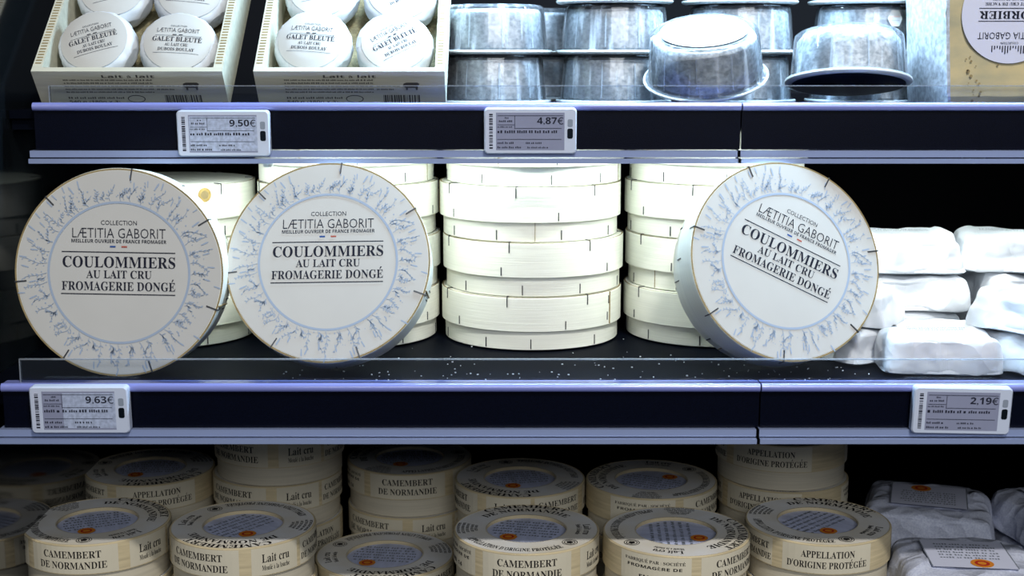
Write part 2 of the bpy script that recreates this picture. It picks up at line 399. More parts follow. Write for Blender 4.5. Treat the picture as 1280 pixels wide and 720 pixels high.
def coulommiers_label():
    U = CR; z = .0396; b = MB(); rn = random.Random(7)
    b.disc(CR-.0016, .0393, 0, 96)
    b.ring(.662*U, .684*U, z, 3)
    for k in range(44):
        a = 2*PI*k/44+rn.uniform(-.03, .03); d = abs(math.sin(a*1.5+.6))
        sprig(b, a, .69*U, (.80+.10*d+rn.uniform(-.03, .05))*U, rn, U)
    for k in range(26):
        a = 2*PI*k/26+rn.uniform(-.05, .05); sprig(b, a+.03, .70*U, (.76+rn.uniform(0, .05))*U, rn, U)
    for k in range(60):
        a = 2*PI*k/60+rn.uniform(-.06, .06); r = rn.uniform(.80, .93)*U
        if abs(math.sin(a*1.5+.6)) > .35:
            e = Vector((math.cos(a+rn.uniform(-.35, .35)), math.sin(a+rn.uniform(-.35, .35)))); p = Vector((-e.y, e.x)); c = Vector((r*math.cos(a), r*math.sin(a)))
            b.poly([c-p*.00035, c+e*.004-p*.0005, c+e*.0052, c+e*.004+p*.0005, c+p*.00035], z, 3)
    for k in range(150):
        a = rn.uniform(0, 2*PI); r = rn.uniform(.70, .86)*U; b.disc(rn.uniform(.0003, .0006), z, 3, 6, r*math.cos(a), r*math.sin(a))
    u = lambda v: v/128*U
    def line(t, x0, x1, y0, y1, font): b.text(t, u(x0), u(x1), u(y0), u(y1), z, 1, font)
    line('COLLECTION', -22, 22, 58.5, 64, 'sans')
    line('LÆTITIA GABORIT', -57, 57, 42.5, 54.5, 'thin')
    line('MEILLEUR OUVRIER DE FRANCE FROMAGER', -58, 58, 36.5, 40.8, 'bsans')
    b.rect(u(-11), u(-4), u(31), u(33), z, 4); b.rect(u(3), u(10), u(31), u(33), z, 5)
    b.rect(u(-70), u(69), u(24.5), u(25.7), z, 1)
    line('COULOMMIERS', -69, 69, 6, 20, 'serif')
    line('AU LAIT CRU', -40, 40, -7, 3, 'serif')
    line('FROMAGERIE DONGÉ', -70, 69, -22, -11, 'serif')
    b.rect(u(-71), u(69), u(-27), u(-25.8), z, 1)
    return b
CMATS = ['popl', 'staple', 'popl_edge', 'knot']
def coulommiers(name, label, group, printed, knot=False, seed=1):
    t = thing(name, label, 'cheese box', group); bs, ld = coulommiers_mesh(knot, printed, seed)
    bs.build('box_base', CMATS, t); l = ld.build('lid', CMATS, t)
    if printed: coulommiers_label().build('printed_label', ['paper', 'ink', 'ink', 'inkblue', 'flagblue', 'flagred'], l)
    return t
cp = coulommiers('coulommiers_box', '', 'coulommiers boxes on the middle shelf', True, False, 3)
plain = coulommiers('coulommiers_box', '', 'coulommiers boxes on the middle shelf', False, False, 5)
def stand(o, px, py, yaw, elev, roll):
    n = face_dir(yaw, elev); e = R_(elev); H = CH
    low = max(CR*math.cos(e)+.0001, H*math.sin(e)+CB*math.cos(e), (H-.0145)*math.sin(e)+CR*math.cos(e))
    c = at_z(px, py, ZM-CAMZ+low+.0004)
    place(o, c-n*H, n, -roll); return c
stand(make(cp, 'round coulommiers box standing face-out at the dim left end of the middle shelf'), 149, 341, 0, 6, 1)
stand(make(cp, 'round coulommiers box leaning well back with level lettering, second from the shelf end'), 410, 327, -1, 21, -1)
stand(make(cp, 'round coulommiers box turned sideways so its lettering slopes down, beside the white parcels'), 983, 326, 15, 20, 28)
def stack(px, names, z0=ZM, Y=None, top_tilt=None):
    base = at(px, 425, 1.023); y = Y or 1.023
    for i, (lab, rot, dx, dy) in enumerate(names):
        o = make(plain, lab)
        o.location = (base.x+dx, y+dy, z0+i*(CH+.0003)+.0003); o.rotation_euler = (0, 0, rot)
stack(664, [('bottom coulommiers box of the fully visible middle stack', 0.3, 0, 0), ('second coulommiers box from the shelf in the fully visible middle stack', 2.1, .0012, -.0005),
            ('third coulommiers box up in the fully visible middle stack, with two staples near its rim', 4.0, -.001, 0), ('topmost coulommiers box of the middle stack, bleached by the lamp', 5.2, .0015, .002)])
stack(891, [('bottom coulommiers box of the stack behind the turned box', 1.3, 0, .010), ('second coulommiers box up in the stack behind the turned box', 3.1, .001, .012),
            ('third coulommiers box up in the stack behind the turned box', .2, .0, .012), ('top coulommiers box of the stack behind the turned box', 2.2, .001, .012)])
stack(437, [('bottom coulommiers box of the stack behind the leaning box', 2.3, .001, .004), ('second coulommiers box up in the stack behind the leaning box', 4.1, .002, .004),
            ('third coulommiers box up in the stack behind the leaning box', 1.2, .001, .005), ('top coulommiers box of the stack behind the leaning box', 5.2, .0, .005)])
stack(211, [('bottom coulommiers box of the stack behind the box at the shelf end', 2.9, .0, .004), ('second coulommiers box up in the stack behind the box at the shelf end', 4.4, .001, .004),
            ])
kb = coulommiers('coulommiers_box', 'coulommiers box with a round wood knot on its rim, topping a stack', 'coulommiers boxes on the middle shelf', False, True, 9)
base = at(210, 425, 1.023)
a = R_(-9); n = Vector((math.sin(a), -.05, math.cos(a))).normalized()
kb.rotation_euler = (0, 0, R_(32)); kb.location = (base.x+.001, 1.026, ZM+2*(CH+.0003)+.0003)

# ------------------------------------------------------------------ camembert boxes
MR, MBs, MH = .0521, .0503, .0370
def band(r):
    return lambda a, z: (r*math.cos(a), r*math.sin(a), z)
def camembert():
    t = thing('camembert_box', '', 'cheese box', 'camembert boxes on the bottom shelf')
    bs = MB(); bs.lathe([(.0001, 0), (MBs-.001, 0), (MBs, .0008), (MBs, .0325), (.0001, .0325)], 80); bs.build('box_base', ['camwood'], t)
    ld = MB(); z0 = .0155; zt = MH
    ld.lathe([(MBs+.0002, z0), (MR, z0), (MR, zt-.0006), (MR-.0007, zt), (MR-.0014, zt), (MR-.0014, zt-.0004), (.0290, zt-.0004), (.0290, zt-.0030), (.0001, zt-.0030)], 80)
    rn = random.Random(3); fb = band(MR+.00025)
    def sec(c, half, rows):       # a printed panel around the side, centred at angle c
        seg = 14
        for k in range(seg):
            a0 = c-half+2*half*k/seg; a1 = c-half+2*half*(k+1)/seg
            ld.add([((MR+.00012)*math.cos(q), (MR+.00012)*math.sin(q), zz) for q, zz in ((a0, z0+.0006), (a1, z0+.0006), (a1, zt-.0012), (a0, zt-.0012))], [(0, 1, 2, 3)], 1)
        for tx, y, h, wd, f in rows:
            ld.text(tx, c-wd, c+wd, z0+y, z0+y+h, 0, 2, f, fb)
    sec(-PI/2, .62, [('CAMEMBERT', .0118, .0052, .40, 'serif'), ('DE NORMANDIE', .0040, .0052, .47, 'serif')])
    sec(-PI/2+1.12, .34, [('Lait cru', .0095, .0062, .20, 'serif'), ('Moulé à la louche', .0040, .0036, .20, 'serif')])
    sec(PI/2, .62, [('APPELLATION', .0118, .0050, .36, 'serif'), ("D'ORIGINE PROTÉGÉE", .0042, .0050, .55, 'serif')])
    sec(-PI/2-1.25, .50, [('FABRIQUÉ PAR : SOCIÉTÉ', .0145, .0026, .42, 'serif'), ('FROMAGÈRE DE', .0108, .0026, .38, 'bsans'), ('EMB. 14', .0030, .0030, .20, 'bsans')])
    sec(PI/2-1.2, .42, [('CAMEMBERT', .0118, .0048, .36, 'serif'), ('DE NORMANDIE', .0040, .0048, .40, 'serif')])
    l = ld.build('lid', ['tan', 'campaper', 'inkblack'], t)
    tp = MB(); z = zt-.0002; zi = zt+.0001
    tp.ring(.0292, MR-.0010, z, 0, 80)
    tp.ring(.0286, .0294, z+.00005, 2, 80)
    tp.arc('CAMEMBERT', 130, 50, .0441, .0503, zi, 1); tp.arc('DE NORMANDIE', 142, 38, .0360, .0420, zi, 1)
    tp.arc("APPELLATION D'ORIGINE PROTÉGÉE", 206, 303, .0466, .0408, zi, 1)
    tp.arc('Lait cru', 10, -18, .0412, .0464, zi, 1); tp.arc('Moulé à la louche', 12, -20, .0362, .0396, zi, 1)
    for q, (r, w_) in enumerate(((.0478, 13), (.0445, 14), (.0412, 12), (.0379, 11), (.0350, 9))): tp.arc('LAIT DE VACHE ENTIER'[:20-2*q], 180+w_, 180-w_, r, r+.0021, zi, 1, 'bsans')
    a = R_(-44); cx, cy = .0415*math.cos(a), .0415*math.sin(a)
    tp.ring(.0050, .0055, zi, 1, 32, cx, cy); tp.ring(.0034, .0040, zi, 1, 32, cx, cy); tp.disc(.0026, zi, 1, 5, cx, cy)
    tp.build('top_print', ['camtop', 'inkblack', 'camwood'], l)
    wp = MB(); zc = zt-.0027
    wp.lathe([(.0001, zc+.0006), (.012, zc+.0006), (.022, zc+.0002), (.0289, zc-.0001)], 40)
    zq = zc+.0009
    for q in range(6):
        y = .016-.0053*q; half = math.sqrt(max(.0001, .024**2-y*y))
        wp.words(rn, -half, half, y, y+.0023, zq, 1)
    a = R_(238); cx, cy = .0185*math.cos(a), .0185*math.sin(a)
    wp.disc(.0062, zq+.0002, 2, 24, cx, cy); wp.ring(.0026, .0040, zq+.0003, 3, 24, cx, cy)
    wp.build('wax_paper', ['wrapblue', 'inkpale', 'seal', 'sealred'], t)
    return t
cam_p = camembert()
ZL = ZB-CAMZ+2*MH+.0006       # lid height of the second layer (relative to the camera)
def cbox(px, py, level, label, side=0, top=0, seal=250, tilt=0, group=None):
    o = make(cam_p, label, group); z = ZB-CAMZ+level*(MH+.0003)+.0003
    p = at_z(px, py, z+MH)
    o.location = (p.x, p.y, CAMZ+z); o.rotation_euler = (R_(tilt), 0, R_(side))
    for ch in o.children:
        if ch.name.startswith('lid'):
            for g in ch.children: g.rotation_euler = (0, 0, R_(top-side))
        if ch.name.startswith('wax'): ch.rotation_euler = (0, 0, R_(seal-238-side))
    if tilt: o.location.z += MR*math.sin(R_(abs(tilt)))
    pos.append(o.location.copy()) if level == 1 else None
    return o
pos = []
cbox(122, 650, 1, 'camembert box in the front row, first from the shelf end, lid stained tan', -4, -42, 262)
cbox(304, 654, 1, 'camembert box in the front row showing Lait cru on its side', -28, 175, 290)
cbox(481, 692, 0, 'low camembert box set down between two taller ones in the front row', 55, 195, 230)
cbox(658, 660, 1, 'camembert box in the middle of the front row with square-on lettering', 0, 0, 226)
cbox(845, 663, 1, 'camembert box in the front row with its lid lettering running down one side', 48, -100, 325)
cbox(1022, 650, 1, 'camembert box in the front row beside wrapped cheeses, Appellation on its side', 176, -30, 282)
cbox(188, 583, 1, 'camembert box behind the first front row box, half in shadow', 200, -150, 245)
cbox(347, 584, 1, 'lower camembert box of the stack nearest the shelf end', -36, -120)
cbox(349, 530, 2, 'upper camembert box of the stack nearest the shelf end, tucked under the rail', -36, 20)
o = cbox(512, 570, 1, 'camembert box deep in the second row showing Camembert de Normandie squarely', 2, 60)
cbox(650, 596, 1, 'camembert box in the second row behind the middle of the front row', -75, 150, 252)
cbox(814, 598, 1, 'camembert box in the second row with its seal toward the back', 58, 80, 30)
cbox(978, 590.5, 1, 'lower camembert box of the stack nearest the wrapped cheeses', 150, 80)
cbox(977, 535, 2, 'upper camembert box of the stack nearest the wrapped cheeses, tucked under the rail', 160, 40)
for k, p in enumerate(pos):
    o = make(cam_p, 'camembert box underneath another one, carrying the visible row', 'camembert boxes of the lower layer')
    o.location = (p.x, p.y, ZB+.0003); o.rotation_euler = (0, 0, k*1.7)

# ------------------------------------------------------------------ tubs of ash goat cheese
TR, THh = .0445, .0368
def tub():
    t = thing('cheese_tub', '', 'cheese tub', 'plastic tubs on the upper shelf')
    b = MB(); b.lathe([(.0001, 0), (TR-.0035, 0), (TR-.0012, .0006), (TR, .0016), (TR, .0026), (TR-.0008, .0030), (.0001, .0030)], 72)
    b.disc(TR-.0045, -.0001, 1, 60)
    b.build('tray', ['tubrim', 'trayunder'], t)
    d = MB()
    def fl(p, k):          # shallow flutes in the wall
        return p
    d.lathe([(TR-.0015, .0031), (TR-.0036, .0036), (TR-.0060, .0315), (TR-.0066, .0345), (TR-.0088, .0362), (TR-.0115, .0366), (TR-.0120, .0356), (.0001, .0356)], 72)
    d.ring(TR-.0017, TR-.0002, .0033, 0, 72)
    for k in range(10):
        T = Matrix.Rotation(k*2*PI/10+.2, 4, 'Z')
        d.add([T @ Vector(p) for p in ((TR-.0034, -.0006, .005), (TR-.0034, .0006, .005), (TR-.0057, .0006, .031), (TR-.0057, -.0006, .031))], [(0, 1, 2, 3)], 1)
    d.build('clear_dome', ['dome', 'riseredge'], t)
    c = MB(); c.lathe([(.0001, .0031), (TR-.0075, .0031), (TR-.0062, .0045), (TR-.0085, .0305), (TR-.0105, .0330), (.0001, .0335)], 64, 0, True, lambda p, k: (p[0]*(1+.012*noise.noise(Vector(p)*90)), p[1]*(1+.012*noise.noise(Vector(p)*90+Vector((5, 0, 0)))), p[2]))
    c.build('ash_cheese', ['ashrind'], t)
    return t
tub_p = tub()
def sticker(t, shape):
    b = MB()
    if shape == 'top':
        b.disc(TR-.0135, .0368, 0, 48)
        for q in range(6):
            y = -.012+.0045*q; h = math.sqrt(max(1e-5, .026**2-y*y)); b.words(random.Random(q), -h, h, y, y+.0016, .0370, 1)
        b.disc(.0032, .0370, 2, 20, .006, .0165)
    else:
        fb = lambda a, z: ((TR-.0036-.0025*(z-.0036)/.0279+.0005)*math.cos(a), (TR-.0036-.0025*(z-.0036)/.0279+.0005)*math.sin(a), z)
        b.poly([(-1.27+.16*math.cos(q*PI/3), .0262+.0068*math.sin(q*PI/3)) for q in range(6)], 0, 0, fb)
        fb2 = lambda a, z: tuple(c*1.004 if i < 2 else c for i, c in enumerate(fb(a, z)))
        b.words(random.Random(2), -1.37, -1.17, .0272, .0280, 0, 2, fb2); b.words(random.Random(3), -1.36, -1.18, .0245, .0251, 0, 1, fb2)
    b.build('round_sticker' if shape == 'top' else 'side_sticker', ['paper', 'inkpale', 'sealrose'], t)
def tubs(px, Y, labels, dz=0):
    x = at(px, 100, Y).x
    for i, lab in enumerate(labels):
        o = make(tub_p, lab); o.location = (x+(.0007 if i % 2 else 0), Y, ZT+.0003+i*(THh+.0004)); o.rotation_euler = (0, 0, px+i*1.3)
        yield o
list(tubs(616, 1.052, ['lower tub of the two-high tub stack beside the bright crate', 'upper tub of the two-high tub stack beside the bright crate']))
list(tubs(767, 1.056, ['bottom tub of the tall stack left of the tub tipped forward', 'middle tub of the tall stack left of the tub tipped forward', 'top tub, cut by the frame, of the tall stack left of the forward-tipped tub']))
list(tubs(922, 1.066, ['bottom tub of the tall stack directly behind the tub tipped forward', 'middle tub of the tall stack directly behind the tub tipped forward', 'top tub of the stack directly behind the tub tipped forward, cut by the frame']))
es = list(tubs(1079, 1.068, ['bottom tub of the tall stack behind the tub showing its underside', 'middle tub with a white six-sided sticker, behind the tub showing its underside', 'top tub of the stack behind the tub showing its underside, cut by the frame']))
es[1].rotation_euler = (0, 0, 0); sticker(es[1], 'side')
o = list(tubs(670, 1.142, ['single tub half hidden behind the two-high tub stack', 'tub on another one, half hidden behind the two-high tub stack']))
d = make(tub_p, 'tub tipped forward so its round top label faces out'); sticker(d, 'top')
n = Vector((.10, -math.sin(R_(17)), math.cos(R_(17)))).normalized()
place(d, at(882, 99, .985)+Vector((0, 0, .0)), Vector((-.10, -.36, .93)), 6)
f = make(tub_p, 'tub tipped backward so its dark underside shows')
place(f, at(1060, 106, .981), Vector((.03, .22, .97)), 20)

# ------------------------------------------------------------------ crates of small cheeses
CW, CL, CD = .130, .135, .0330
def crate():
    t = thing('wooden_crate', '', 'crate', 'crates on the upper shelf')
    T_ = .0042
    b = MB(); b.box(-CW/2, CW/2, 0, T_, 0, CD)
    rn = random.Random(5)
    fz = lambda x, z: (x, -.00025, z)
    b.text('Lait à lait', -.018, .018, .0275, .0300, 0, 1, 'bsans', fz)
    for q in range(5): b.words(rn, -.045, .016, .0248-.0027*q, .0260-.0027*q, 0, 1, fz)
    b.words(rn, -.045, -.006, .0085, .0102, 0, 1, fz); b.text('540 g (180g x 3)', -.045, -.010, .004, .007, 0, 1, 'bsans', fz)
    b.poly([(.002+.0062*math.cos(q*PI/10), .0085+.0034*math.sin(q*PI/10)) for q in range(20)], 0, 1, fz)
    b.poly([(.002+.0055*math.cos(q*PI/10), .0085+.0028*math.sin(q*PI/10)) for q in range(20)], 0, 0, lambda x, z: (x, -.0004, z))
    x = .022
    while x < .047:
        w_ = rn.choice((.0004, .0008, .0012)); b.rect(x, x+w_, .004, .012, 0, 1, fz); x += w_+rn.choice((.0004, .0008))
    # small cow silhouette
    b.poly([(.036, .020), (.038, .0185), (.038, .0165), (.0392, .0165), (.0395, .0185), (.0445, .0185), (.0448, .0165), (.046, .0165), (.0464, .0200), (.0475, .022), (.0462, .0232), (.0385, .0232), (.0365, .0222)], 0, 1, fz)
    b.words(rn, .018, .030, .0165, .0178, 0, 1, fz); b.words(rn, .018, .034, .0195, .0206, 0, 1, fz)
    b.build('front_panel', ['crate', 'stampink'], t)
    for s in (-1, 1):
        b = MB(); x0, x1 = (-CW/2, -CW/2+.0065) if s < 0 else (CW/2-.0065, CW/2)
        b.box(x0, x1, T_, CL-T_, 0, CD)
        for k in range(40):            # stapled corrugated edge
            y = .008+k*.003; b.box(x0+.0012, x1-.0012, y, y+.0011, CD, CD+.00025, 1)
        b.build('side_panel', ['crate', 'popl_edge'], t)
    b = MB(); b.box(-CW/2, CW/2, CL-T_, CL, 0, CD); b.build('back_panel', ['crate'], t)
    b = MB(); b.box(-CW/2+.0065, CW/2-.0065, T_, CL-T_, .0005, .0025); b.build('bottom_panel', ['net'], t)
    return t
crate_p = crate()
EPS = 50
def place_crate(label, pxl, pxr, Y):
    o = make(crate_p, label); e = R_(EPS)
    rim = CD*math.sin(e)
    xc = (at(pxl, 92, Y).x+at(pxr, 92, Y).x)/2
    loc = Vector((xc, Y+CD*math.cos(e), ZT+.0006))
    place(o, loc, Vector((0, -math.cos(e), math.sin(e))))
    return o
ca = place_crate('dim wooden crate of small round cheeses at the shelf end', 42, 274, .936)
cb = place_crate('brightly lit wooden crate of small round cheeses beside the tubs', 323, 549, .936)
GR, GH = .0272, .0240
def gz(r, e=.0): return GH/2+GH/2*(max(0, 1-(min(r/GR, .999))**3.6))**(1/3.6)+e
def galet():
    t = thing('small_round_cheese', '', 'cheese', 'small wrapped cheeses in the crates')
    b = MB(); prof = []
    for k in range(21):
        a = -PI/2+PI*k/20; c, s = math.cos(a), math.sin(a)
        prof.append((max(.0001, GR*abs(c)**(2/3.6)), GH/2+GH/2*math.copysign(abs(s)**(2/3.6), s)))
    def wr(p, k):
        q = Vector(p); r = math.hypot(p[0], p[1]); g = 1+.024*noise.noise(q*120)+(.018*noise.noise(Vector((math.cos(2*PI*k)*9, math.sin(2*PI*k)*9, p[2]*60)))*1.6 if r > GR*.8 else 0)
        return (p[0]*g, p[1]*g, p[2])
    b.lathe(prof, 64, 0, True, wr); b.build('tissue_wrap', ['tissue'], t)
    l = MB(); LR = .0234; fn = lambda x, y: (x, y, gz(math.hypot(x, y), .0011))
    l.lathe([(.0001, gz(0, .0008)), (.008, gz(.008, .0008)), (.014, gz(.014, .0008)), (.018, gz(.018, .0008)), (LR, gz(LR, .0008))], 48)
    l.ctext('COLLECTION', 0, .0105, .0013, 0, 1, 'sans', fn); l.text('LÆTITIA GABORIT', -.0145, .0145, .0058, .0092, 0, 1, 'thin', fn)
    l.rect(-.0035, -.0008, .0035, .0041, 0, 1, fn); l.rect(.0008, .0035, .0035, .0041, 0, 1, fn)
    l.text('GALET BLEUTÉ', -.0170, .0170, -.0018, .0020, 0, 1, 'serif', fn); l.text('AU LAIT CRU', -.008, .008, -.0056, -.0032, 0, 1, 'serif', fn); l.text('DUBOIS BOULAY', -.0125, .0125, -.0094, -.0069, 0, 1, 'serif', fn)
    for y in (.0028, -.0112):
        for k in range(6): l.rect(-.0155+k*.0052, -.0155+(k+1)*.0052, y, y+.00022, 0, 1, fn)
    l.build('paper_label', ['paper', 'ink'], t)
    return t
gal_p = galet()
def put_galet(cr, label, u, v, spin, tx=0, ty=0, dz=0):
    o = make(gal_p, label)
    Mx = cr.rotation_euler.to_matrix(); loc = cr.location + Mx @ Vector((u, v, .0030+.92*GR*math.sin(R_(math.hypot(tx, ty)))))
    rot = Mx @ Matrix.Rotation(R_(tx), 3, 'X') @ Matrix.Rotation(R_(ty), 3, 'Y') @ Matrix.Rotation(R_(spin), 3, 'Z')
    o.rotation_euler = rot.to_euler(); o.location = loc
put_galet(ca, 'small round cheese with sloping label, beside the outer wall of the dim crate', -.0278, .0410, 16, 18, -3, 0)
put_galet(ca, 'small round cheese with a level label at the lower inner corner of the dim crate', .0278, .0395, -1, 16, 4, 0)
put_galet(ca, 'small round cheese cut by the frame top, higher in the dim crate', .0285, .0965, -4, 18, 3, 0)
put_galet(ca, 'small round cheese tucked away at the top of the dim crate', -.0285, .1000, 16, 18, 3, 0)
put_galet(cb, 'small round cheese with a level label at the lower left of the bright crate', -.0278, .0415, -6, 18, -3, 0)
put_galet(cb, 'small round cheese with a steeply sloping label low in the bright crate', .0278, .0395, 32, 16, 4, 0)
put_galet(cb, 'small round cheese with a sloping label, higher in the bright crate beside the tubs', .0290, .0965, 30, 18, 3, 0)
put_galet(cb, 'small round cheese mostly out of frame in the far corner of the bright crate', -.0285, .1000, 10, 18, 3, 0)

# ------------------------------------------------------------------ morbier wedge
t = thing('cheese_wedge', 'ivory cheese wedge with dark ash line and upside-down round label, beside the tubs', 'cheese')
t.location = at(1188, 122, .945); t.location.z = ZT+.0006
b = MB(); NX, NZ, W_, H_, D_ = 10, 18, .125, .105, .075
def mp(i, j, front):
    z = H_*j/NZ; x = W_*i/NX; bul = -.006*(1-abs(2*j/NZ*.5-.5)**2)*(1-i/NX)
    lean = -.010*(1-(1-j/NZ)**1.5)*.6
    y = (0 if front else D_)+.0012*noise.noise(Vector((x*50, z*50, 3)))
    return (x+lean*(1-i/NX)+(0 if front else -.006*(1-i/NX)), y, z)
v = []; f_ = []
for i in range(NX+1):
    for j in range(NZ+1): v.append(mp(i, j, True))
for i in range(NX):
    for j in range(NZ):
        q = i*(NZ+1)+j; f_.append((q, q+NZ+1, q+NZ+2, q+1))
b.add(v, f_, 0, True)
v2 = [mp(i, j, False) for i in range(NX+1) for j in range(NZ+1)]; b.add(v2, [tuple(reversed(q)) for q in f_], 0, True)
for j0 in (0, NZ):
    for i in range(NX):
        a_, c_ = v[i*(NZ+1)+j0], v[(i+1)*(NZ+1)+j0]; d_, e_ = v2[(i+1)*(NZ+1)+j0], v2[i*(NZ+1)+j0]
        b.add([a_, c_, d_, e_], [(0, 1, 2, 3) if j0 else (3, 2, 1, 0)], 0)
rn = random.Random(8)
for k in range(60):                         # small holes in the paste
    x = rn.uniform(.008, .11); z = rn.uniform(.004, .09); r = rn.uniform(.0004, .0012)
    if rn.random() < .6: x = rn.gauss(.013, .003)
    b.disc(r, 0, 2, 7, x, z, 1, lambda X, Z: (X, -.0014, Z))
zz = 0
pts = []
for k in range(16):
    z = .012+k*.005; x = .0535+.0018*noise.noise(Vector((0, 0, z*160))); wd = .0016+.0011*noise.noise(Vector((4, 0, z*200)))
    pts.append((x-wd, x+wd, z))
for k in range(15):
    p, q = pts[k], pts[k+1]; b.add([(p[0], -.0014, p[2]), (p[1], -.0014, p[2]), (q[1], -.0014, q[2]), (q[0], -.0014, q[2])], [(0, 1, 2, 3)], 1)
b.build('cheese_paste', ['morb', 'ash', 'popl_edge'], t)
b = MB(); v = []; f_ = []
for j in range(NZ+1):
    for k in range(9):
        y = D_*k/8; p = mp(0, j, True); q = mp(0, j, False); s_ = k/8
        rr = noise.noise(Vector((y*120, p[2]*120, 7)))*.0012
        v.append((p[0]+(q[0]-p[0])*s_-.0012-.003*math.sin(s_*PI)+rr, y, p[2]))
for j in range(NZ):
    for k in range(8):
        q = j*9+k; f_.append((q, q+9, q+10, q+1))
b.add(v, f_, 0, True); 
v = [mp(0, j, True) for j in range(NZ+1)]
b.add([(p[0]-.0014, p[1], p[2]) for p in v]+[(p[0]+.0008, p[1]-.0004, p[2]) for p in v], [(j, j+1, j+NZ+2, j+NZ+1) for j in range(NZ)], 0)
b.build('rind', ['rind'], t)
b = MB(); cx, cz = at(1264, 17, .943).x-t.location.x, at(1264, 17, .943).z-t.location.z; LR = .0335
fn = lambda x, y: (cx-x, -.0022, cz-y)                       # upside down on the wedge
b.v = []; b.disc(LR, 0, 0, 64, 0, 0, 1, lambda x, y: (cx-x, -.0018, cz-y))
b.text('COLLECTION', -.006, .006, .0190, .0205, 0, 1, 'sans', fn); b.text('LÆTITIA GABORIT', -.022, .022, .0125, .0170, 0, 1, 'thin', fn)
b.rect(-.022, .022, .0048, .0052, 0, 1, fn); b.text('MORBIER', -.0215, .0215, -.0018, .0036, 0, 1, 'serif', fn); b.rect(-.022, .022, -.0038, -.0034, 0, 1, fn)
b.text('AU LAIT CRU DE VACHE', -.018, .018, -.0075, -.0055, 0, 1, 'serif', fn); b.text('AFFINAGE 60 JOURS', -.013, .013, -.0108, -.0088, 0, 1, 'serif', fn)
b.rect(-.020, .020, -.0128, -.0125, 0, 1, fn)
for k in range(14): b.rect(-.012+k*.0018, -.0113+k*.0018, .0215, .0250+.002*math.sin(k), 0, 1, fn)
b.disc(.0072, 0, 2, 28, .0, -.0200, 1, fn); b.ring(.0028, .0046, 0, 3, 28, 0, -.0200, lambda x, y: (cx-x, -.0024, cz-y))
lb = b.build('round_label', ['labelwhite', 'ink', 'seal', 'sealred'], t); 

# ------------------------------------------------------------------ white paper parcels
def parcel(name, seed, w_, d_, h_, m='whitepaper', group='white paper parcels on the middle shelf', cat='wrapped cheese', amp=.0028):
    t = thing(name, '', cat, group)
    bm = bmesh.new(); bmesh.ops.create_cube(bm, size=2); bmesh.ops.subdivide_edges(bm, edges=bm.edges[:], cuts=30, use_grid_fill=True)
    off = Vector((seed*3.7, seed*1.3, seed*2.1))
    rnd = random.Random(seed*11)
    waves = [(Vector((rnd.gauss(0, 1), rnd.gauss(0, 1), rnd.gauss(0, .8))).normalized(), rnd.uniform(14, 34), rnd.random(), rnd.uniform(.5, 1)) for _ in range(6)]
    waves += [(Vector((rnd.gauss(0, 1), rnd.gauss(0, 1), rnd.gauss(0, .8))).normalized(), rnd.uniform(50, 90), rnd.random(), rnd.uniform(.15, .3)) for _ in range(5)]
    for v in bm.verts:
        p = v.co.copy(); n = 9.0
        l = (abs(p.x)**n+abs(p.y)**n+abs(p.z)**7)**(1/n) if False else max((abs(p.x)**n+abs(p.y)**n+abs(p.z)**n)**(1/n), 1e-6); p = p/l
        up = (p.z+1)/2
        # sides slope outward to the bottom; both ends are folded into flaps
        p.x *= 1-.13*up-.05*(1-abs(p.y))*(1 if p.x > 0 else .6); p.y *= 1-.09*up
        e = max(0, abs(p.x)-.55)/.45
        p.z -= .16*e*e*max(0, p.z)*(1+.5*abs(p.y))
        g = abs(p.x)-(.80+.13*abs(p.z))
        q = Vector((p.x*w_/2, p.y*d_/2, p.z*h_/2))
        cr = 0
        for dr, fq, ph, am in waves:
            t_ = (q+off).dot(dr)*fq+ph; cr += am*(abs(t_-math.floor(t_)-.5)*2-.5)
        cr += .6*noise.noise(q*45+off)
        nn = Vector((p.x*.8, p.y*.8, p.z*1.1)).normalized()
        flat = (.45 if p.z > .7 and abs(p.x) < .6 else 1.0) if p.z > -.8 else .15
        q += nn*cr*amp*flat
        v.co = q
    zmin = min(v.co.z for v in bm.verts)
    for v in bm.verts: v.co.z = max(v.co.z, zmin+.0012)-zmin-.0012
    me = bpy.data.meshes.new('paper_wrap'); bm.to_mesh(me); bm.free()
    for p in me.polygons: p.use_smooth = True
    me.materials.append(M[m])
    try: me.set_sharp_from_angle(angle=R_(14))
    except Exception: pass
    o = bpy.data.objects.new('paper_wrap', me); C.objects.link(o); o.parent = t
    return t
def print_lines(t, z, w_, d_, seed):
    b = MB(); rn = random.Random(seed)
    for q in range(3): b.words(rn, -w_/2, w_/2, -d_/2+q*.0045, -d_/2+q*.0045+.0018, z, 0)
    b.build('printed_lines', ['inkpale'], t)
pars = [parcel('paper_parcel', s, .084, .076, .0265) for s in (1, 2, 3)]
def par(i, px, Y, z, rot, label, tx=0, ty=0):
    o = make(pars[i], label); p = at(px, 400, Y); o.location = (p.x, Y, z); o.rotation_euler = (R_(tx), R_(ty), R_(rot)); return o
hh = .0272
p3 = par(0, 1168, .915, ZM+.0004, -4, 'white paper parcel lying frontmost with faint print on top, behind the clear riser')
print_lines(p3, .0268, .040, .030, 3)
p0 = par(1, 1120, 1.003, ZM+.0004, 4, 'bottom white parcel of the stack beside the turned round box, mostly hidden')
par(2, 1128, 1.003, ZM+hh, 178, 'middle white parcel of the stack beside the turned round box')
par(0, 1124, 1.003, ZM+2*hh, 176, 'top white parcel of the stack beside the turned round box')
par(1, 1272, 1.015, ZM+.0004, 14, 'lowest white parcel of the taller stack in the corner')
par(1, 1268, 1.012, ZM+hh, 190, 'white parcel second from the top of the taller corner stack')
p4 = par(2, 1256, 1.010, ZM+2*hh, -14, 'top white parcel of the taller corner stack, printed lines on it')
